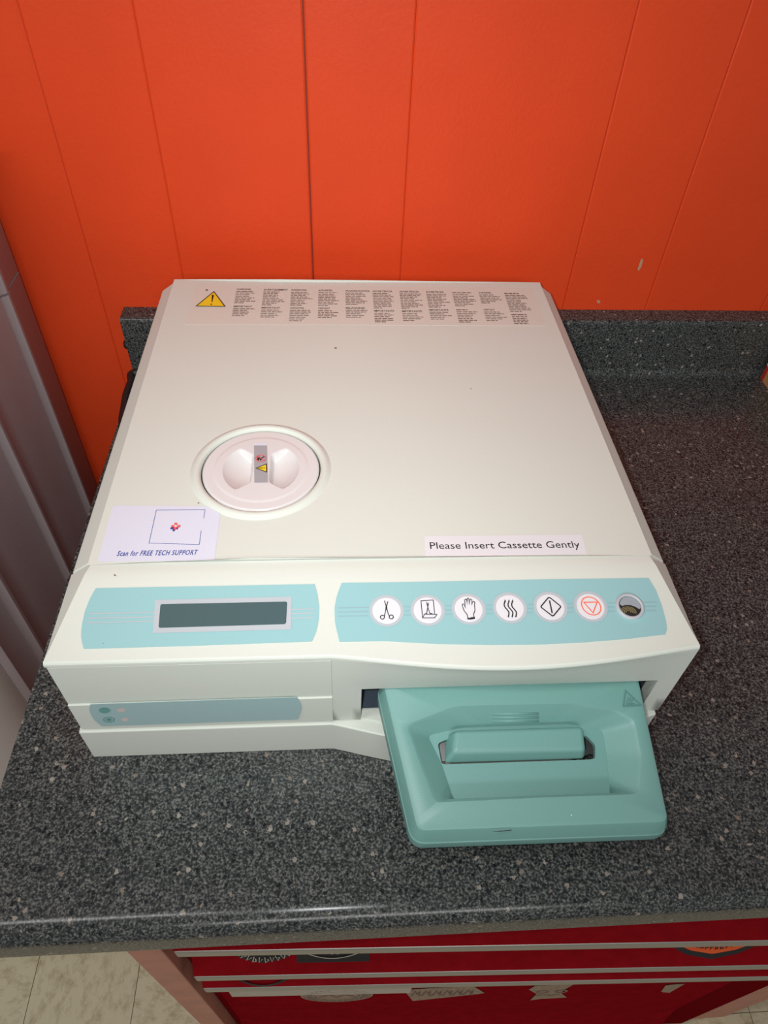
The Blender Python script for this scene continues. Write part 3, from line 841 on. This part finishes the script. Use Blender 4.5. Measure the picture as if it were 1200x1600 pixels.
# round port at the right end of the buttons: grey ring, flat black disc painted as the shade in its hollow, grey disc and threaded brass below it
q = sP(bc[6]); ex = nP.cross(Y).normalized(); ex = ex if ex.x > 0 else -ex; ey = nP.cross(ex).normalized()
if ey.y < 0: ey = -ey
n_ = 40; V = []
for rr, hh in ((.0096, .0004), (.0093, .0020), (.0076, .0020), (.0073, .0012)):
    V += [q + nP * hh + ex * rr * math.cos(2 * math.pi * i / n_) + ey * rr * math.sin(2 * math.pi * i / n_) for i in range(n_)]
F = [(k * n_ + i, k * n_ + (i + 1) % n_, (k + 1) * n_ + (i + 1) % n_, (k + 1) * n_ + i) for k in range(3) for i in range(n_)]
pt = mk('port', V, F, 'grey_print', ST, smooth=True)
tag(pt, 'grey-ringed round port with threaded brass inside')
mk('port_shade_disc', *disc(q, .0076, nP, .0012), 'black', pt)
def loc2(r, a): return q + ex * r * math.cos(math.radians(a)) + ey * r * math.sin(math.radians(a))
up = [loc2(.0070, a) for a in range(-14, 175, 9)] + [q + ex * x + ey * (-.0022 + .0030 * (1 - (x / .007) ** 2) - .22 * x) for x in (-.0055, -.003, 0, .003, .0055)]
mk('port_disc', [p + nP * .0015 for p in up], [tuple(range(len(up)))], 'glass_grey', pt)
bc0 = q - ex * .0022 - ey * .0042
def inside(p): d = p - q; d = d - nP * d.dot(nP); return p if d.length < .0070 else q + d.normalized() * .0070
for k, rr in enumerate((.0054, .0042, .0030, .0018)):
    V = []
    for r2 in (rr, rr - .0007):
        V += [inside(bc0 + ex * r2 * math.cos(math.radians(a)) + ey * r2 * .75 * math.sin(math.radians(a))) + nP * (.0014 + .00005 * k) for a in range(-20, 201, 11)]
    m_ = len(V) // 2
    mk('thread', V, [(i, i + 1, m_ + i + 1, m_ + i) for i in range(m_ - 1)], 'brass', pt)

# indicator overlay on the lower strip
OI = mk('indicator_overlay', *coons([(141.3, 1099.5), (300, 1094), (464, 1088.5)], [(159, 1134), (300, 1129), (466, 1123.2)],
        [(141.3, 1099.5), (139.5, 1106), (141.5, 1115), (148, 1125), (159, 1134)], [(464, 1088.5), (470, 1097), (472, 1107), (466, 1123.2)], 20, 6, sF, nF, .0003), 'teal_film2', ST, solid=.0002)
tag(OI, 'grey-teal overlay with two indicator windows')
def Z8(x, y): return (130 + x / 12, 1085 + y / 12)
mk('indicator_rings', *merge(ribbons([[Z8(*p) for p in arc(403, 283, 95, 48)], [Z8(*p) for p in arc(403, 283, 66, 32)], [Z8(*p) for p in arc(485, 460, 100, 46)],
                                      pl(Z8, (430, 460), (540, 460)), pl(Z8, (455, 435), (515, 485)), pl(Z8, (515, 435), (455, 485))], .0008, sF, nF, .0007),
                             fill([[Z8(*p) for p in arc(403, 283, 48, 22)][:-1]], sF, nF, .0007)), 'green_print', OI)
for cx, cy, rx, ry in ((716, 280, 78, 34), (790, 458, 72, 34)):
    mk('indicator_window', *fill([[Z8(*p) for p in arc(cx, cy, rx, ry)][:-1]], sF, nF, .0006), 'led', OI)

# small scuffs on the cream housing
for srf, nn, pts in ((sT, nT, [(522, 543.5), (526, 543), (526, 545), (523, 545.2)]), (sP, nP, [(177.5, 898.5), (180, 898.3), (182, 900.5), (179.5, 901)]),
                     (sT, nT, [(309, 785.5), (311.5, 785.5), (311.3, 787.3), (309.2, 787.2)]), (sP, nP, [(160.5, 1006), (162.5, 1005.5), (162, 1007)]), (sT, nT, [(735, 607), (736.5, 607), (736.5, 608.3), (735, 608.3)])):
    mk('scuff_mark', *fill([pts], srf, nn, .0008 if srf is sP else .0003), 'ink_soft', ST)

# ================================================================== CASSETTE
PK = .25; PY0, PZ0 = -.001, .0828
nQ = Vector((0, -PK, 1)).normalized()
def onplane(p, dep=0.0):
    o = Vector((0, PY0, PZ0)) - nQ * dep; d = ray(p)
    return CAM + d * ((o - CAM).dot(nQ) / d.dot(nQ))
CS = thing('sterilizer_cassette', (.09, .05, ZS0), 'teal-handled steel cassette pushed into the right-hand slot of the sterilizer', 'cassette')
def chaikin(P, k=2):
    for _ in range(k):
        Q = []
        for a, b in zip(P, P[1:] + P[:1]):
            Q += [(.75 * a[0] + .25 * b[0], .75 * a[1] + .25 * b[1]), (.25 * a[0] + .75 * b[0], .25 * a[1] + .75 * b[1])]
        P = Q
    return P
def rounded(P, r):                          # polygon with small rounded corners (pixels)
    Q = []
    n = len(P)
    for i in range(n):
        a, b, c = Vector(P[i - 1]), Vector(P[i]), Vector(P[(i + 1) % n])
        u = (a - b); v = (c - b); ru = min(r, u.length * .45); rv = min(r, v.length * .45)
        s, e = b + u.normalized() * ru, b + v.normalized() * rv
        for k in range(7):
            t = k / 6; q_ = (1 - t) ** 2 * s + 2 * t * (1 - t) * b + t * t * e; Q.append((q_.x, q_.y))
    return Q
CC = (807, 1172); NA = 288
angs = [2 * math.pi * i / NA for i in range(NA)]
def resample(P):
    out = []
    for a in angs:
        dx, dy = math.cos(a), math.sin(a); best = None
        for (x0, y0), (x1, y1) in zip(P, P[1:] + P[:1]):
            ex_, ey_ = x1 - x0, y1 - y0; den = dx * ey_ - dy * ex_
            if abs(den) < 1e-9: continue
            t = ((x0 - CC[0]) * ey_ - (y0 - CC[1]) * ex_) / den
            s = ((x0 - CC[0]) * dy - (y0 - CC[1]) * dx) / den
            if t > 0 and -1e-6 <= s <= 1 + 1e-6 and (best is None or t > best): best = t
        out.append((CC[0] + dx * best, CC[1] + dy * best))
    return out
def scaled(P, s): return [(CC[0] + (x - CC[0]) * s, CC[1] + (y - CC[1]) * s) for x, y in P]
outer = resample(rounded([(597, 1061), (996, 1049), (1046, 1284), (652, 1298)], 14))
rim = resample(rounded([(636, 1133), (712, 1104), (898, 1100), (963, 1111), (990, 1125), (1001, 1180), (997, 1240), (842, 1245.5), (680, 1253), (657, 1193)], 9))
rim_in = resample(rounded([(640, 1135), (714, 1107.5), (896, 1103.5), (960, 1114), (985, 1128), (995, 1180), (991, 1238), (842, 1243), (685, 1249), (661, 1193)], 9))
floor_ = resample(rounded([(668, 1149), (720, 1137), (889, 1131), (941, 1140), (948, 1180), (954, 1252), (842, 1257), (713, 1262), (690, 1193)], 8))
hole = resample(rounded([(684, 1161), (712, 1150), (897, 1145), (917, 1150), (930, 1164), (930, 1186.5), (690, 1194.5)], 5))
DEP = .0125
def P3(P, dep): return [onplane(p, dep) for p in P]
o0 = P3(outer, 0)
cen = sum(o0, Vector()) / NA
def inset(Q, d, down):                      # pull a 3D ring inwards in the plate's plane and lower it
    R2 = []
    for i in range(NA):
        t = (Q[(i + 1) % NA] - Q[i - 1]).normalized(); s = nQ.cross(t)
        if s.dot(cen - Q[i]) < 0: s = -s
        R2.append(Q[i] + s * d - Z * down)
    return R2
TH = .0230
flr = P3(floor_, DEP); hol = P3(hole, DEP)
rings = [inset(o0, .004, TH + .0010), inset(o0, -.0005, TH + .0004), inset(o0, -.0032, TH - .0012), inset(o0, -.0040, TH - .0040), inset(o0, -.0036, .0126), inset(o0, -.0026, .0119), inset(o0, -.0032, .0112), inset(o0, -.0008, .0035), inset(o0, .0004, .0012), inset(o0, .0030, 0.0),
         P3(scaled(rim, 1.012), 0), P3(rim, .0003), P3(rim_in, .0016), P3(floor_, DEP - .0002), flr, P3([(CC[0] + (a[0] - CC[0]) * .3 + (b[0] - CC[0]) * .7, CC[1] + (a[1] - CC[1]) * .3 + (b[1] - CC[1]) * .7) for a, b in zip(hole, floor_)], DEP), hol, [p - nQ * .004 for p in hol]]
V, F = [], []
for r in rings: V += r
for k in range(len(rings) - 1):
    for i in range(NA):
        j = (i + 1) % NA; F.append((k * NA + i, k * NA + j, (k + 1) * NA + j, (k + 1) * NA + i))
plate = mk('handle_plate', V, F, 'teal', CS, smooth=True)
plate.modifiers.new('split', 'EDGE_SPLIT').split_angle = math.radians(28)
# tray and lid of the cassette, inside the slot
mk('tray', *bxs((.004, .176, .0165, .275, ZS0 + .0005, .0660)), 'steel', CS, bevel=.003)
mk('lid', *bxs((.002, .178, .0120, .277, .0664, .0800)), 'steel', CS, bevel=.003)
mk('plate_neck', *bxs((.015, .165, -.010, .0115, .0560, .0740)), 'steel', CS, bevel=.002)
# grip bar lying in the opening
fl0 = onplane((693, 1194), DEP); fr0 = onplane((916, 1186.5), DEP)
ft0 = onplane((708, 1176), DEP - .008); ft1 = onplane((915, 1172), DEP - .008)
bk0 = onplane((712, 1140.5), DEP - .008); bk1 = onplane((911, 1134.5), DEP - .008)
def bar(P):
    a, b, c, d, e, f = P
    dn = nQ * .012
    return [a - nQ * .002, b - nQ * .002, c, d, e, f, e - dn, f - dn]
Vb = [fl0 - nQ * .003, fr0 - nQ * .003, ft0, ft1, bk0, bk1, bk0 - nQ * .013 - X * .006, bk1 - nQ * .013 + X * .002]
Fb = [(0, 1, 3, 2), (2, 3, 5, 4), (4, 5, 7, 6), (6, 7, 1, 0), (0, 2, 4, 6), (1, 7, 5, 3)]
mk('grip_bar', Vb, Fb, 'teal', CS, bevel=.0028, seg=4, angle=15)
# what shows through the opening beside the bar
hc = [onplane((680, 1150), DEP + .016), onplane((940, 1140), DEP + .016), onplane((940, 1178), DEP + .016), onplane((680, 1190), DEP + .016)]
mk('grip_backplate', hc, [(3, 2, 1, 0)], 'steel', CS, solid=.0008)
# moulded ribs, hot-surface sign, scrape
sQ = lambda p: onplane(p, 0)
for y in (1115.8, 1121.4, 1127.0):
    # the ribs stand on the sloping back wall of the recess
    k = (y - 1102) / (1134 - 1102) * DEP
    a, b = onplane((769, y), k - .0002), onplane((841.5, y - .8), k - .0002)
    mk('moulded_rib', *tube([a, b], .0008, 8), 'teal', CS, smooth=True)
ht = [(977.5, 1079.5), (1001.5, 1102), (974, 1103.3)]
mk('hot_surface_sign', *merge(ribbons([ht + ht[:1]], .0011, sQ, nQ, .0004),
     ribbons([[(977.5 + ox + 1.2 * math.sin(t * 1.05), 1090 + t * 1.6) for t in range(7)] for ox in (3.0, 6.6, 10.2)] + [[(979, 1100.2), (992, 1099.6)]], .0006, sQ, nQ, .0004)), 'teal_dark', CS)
mk('scrape', *fill([[(768, 1299.6), (781, 1298.2), (800, 1296.4), (798, 1297.8), (782, 1299.6)]], sQ, nQ, .0004), 'ink', CS)
mk('paint_fleck', *fill([[(891.5, 1273), (893.3, 1272.6), (893.6, 1274.6), (892, 1275)]], sQ, nQ, .0003), 'paper', CS)

# ================================================================== BLACK CORD between sterilizer and worktop edge
pts = [Vector((-.185, .452, .030)), Vector((-.205, .468, .012))] + [onz(p, .0046) + X * .0045 for p in ((206, 582), (199, 597), (191.5, 617), (188, 638), (185, 659))] + [Vector((-.255, .35, .0046)), Vector((-.235, .33, .0046)), Vector((-.2165, .345, .0046))]
cdm = mk('power_cord', *tube(spline(pts, 8), .0045, 12), 'black', None, smooth=True)
tag(cdm, 'black cord looping from the back of the sterilizer along the worktop edge', 'cord')
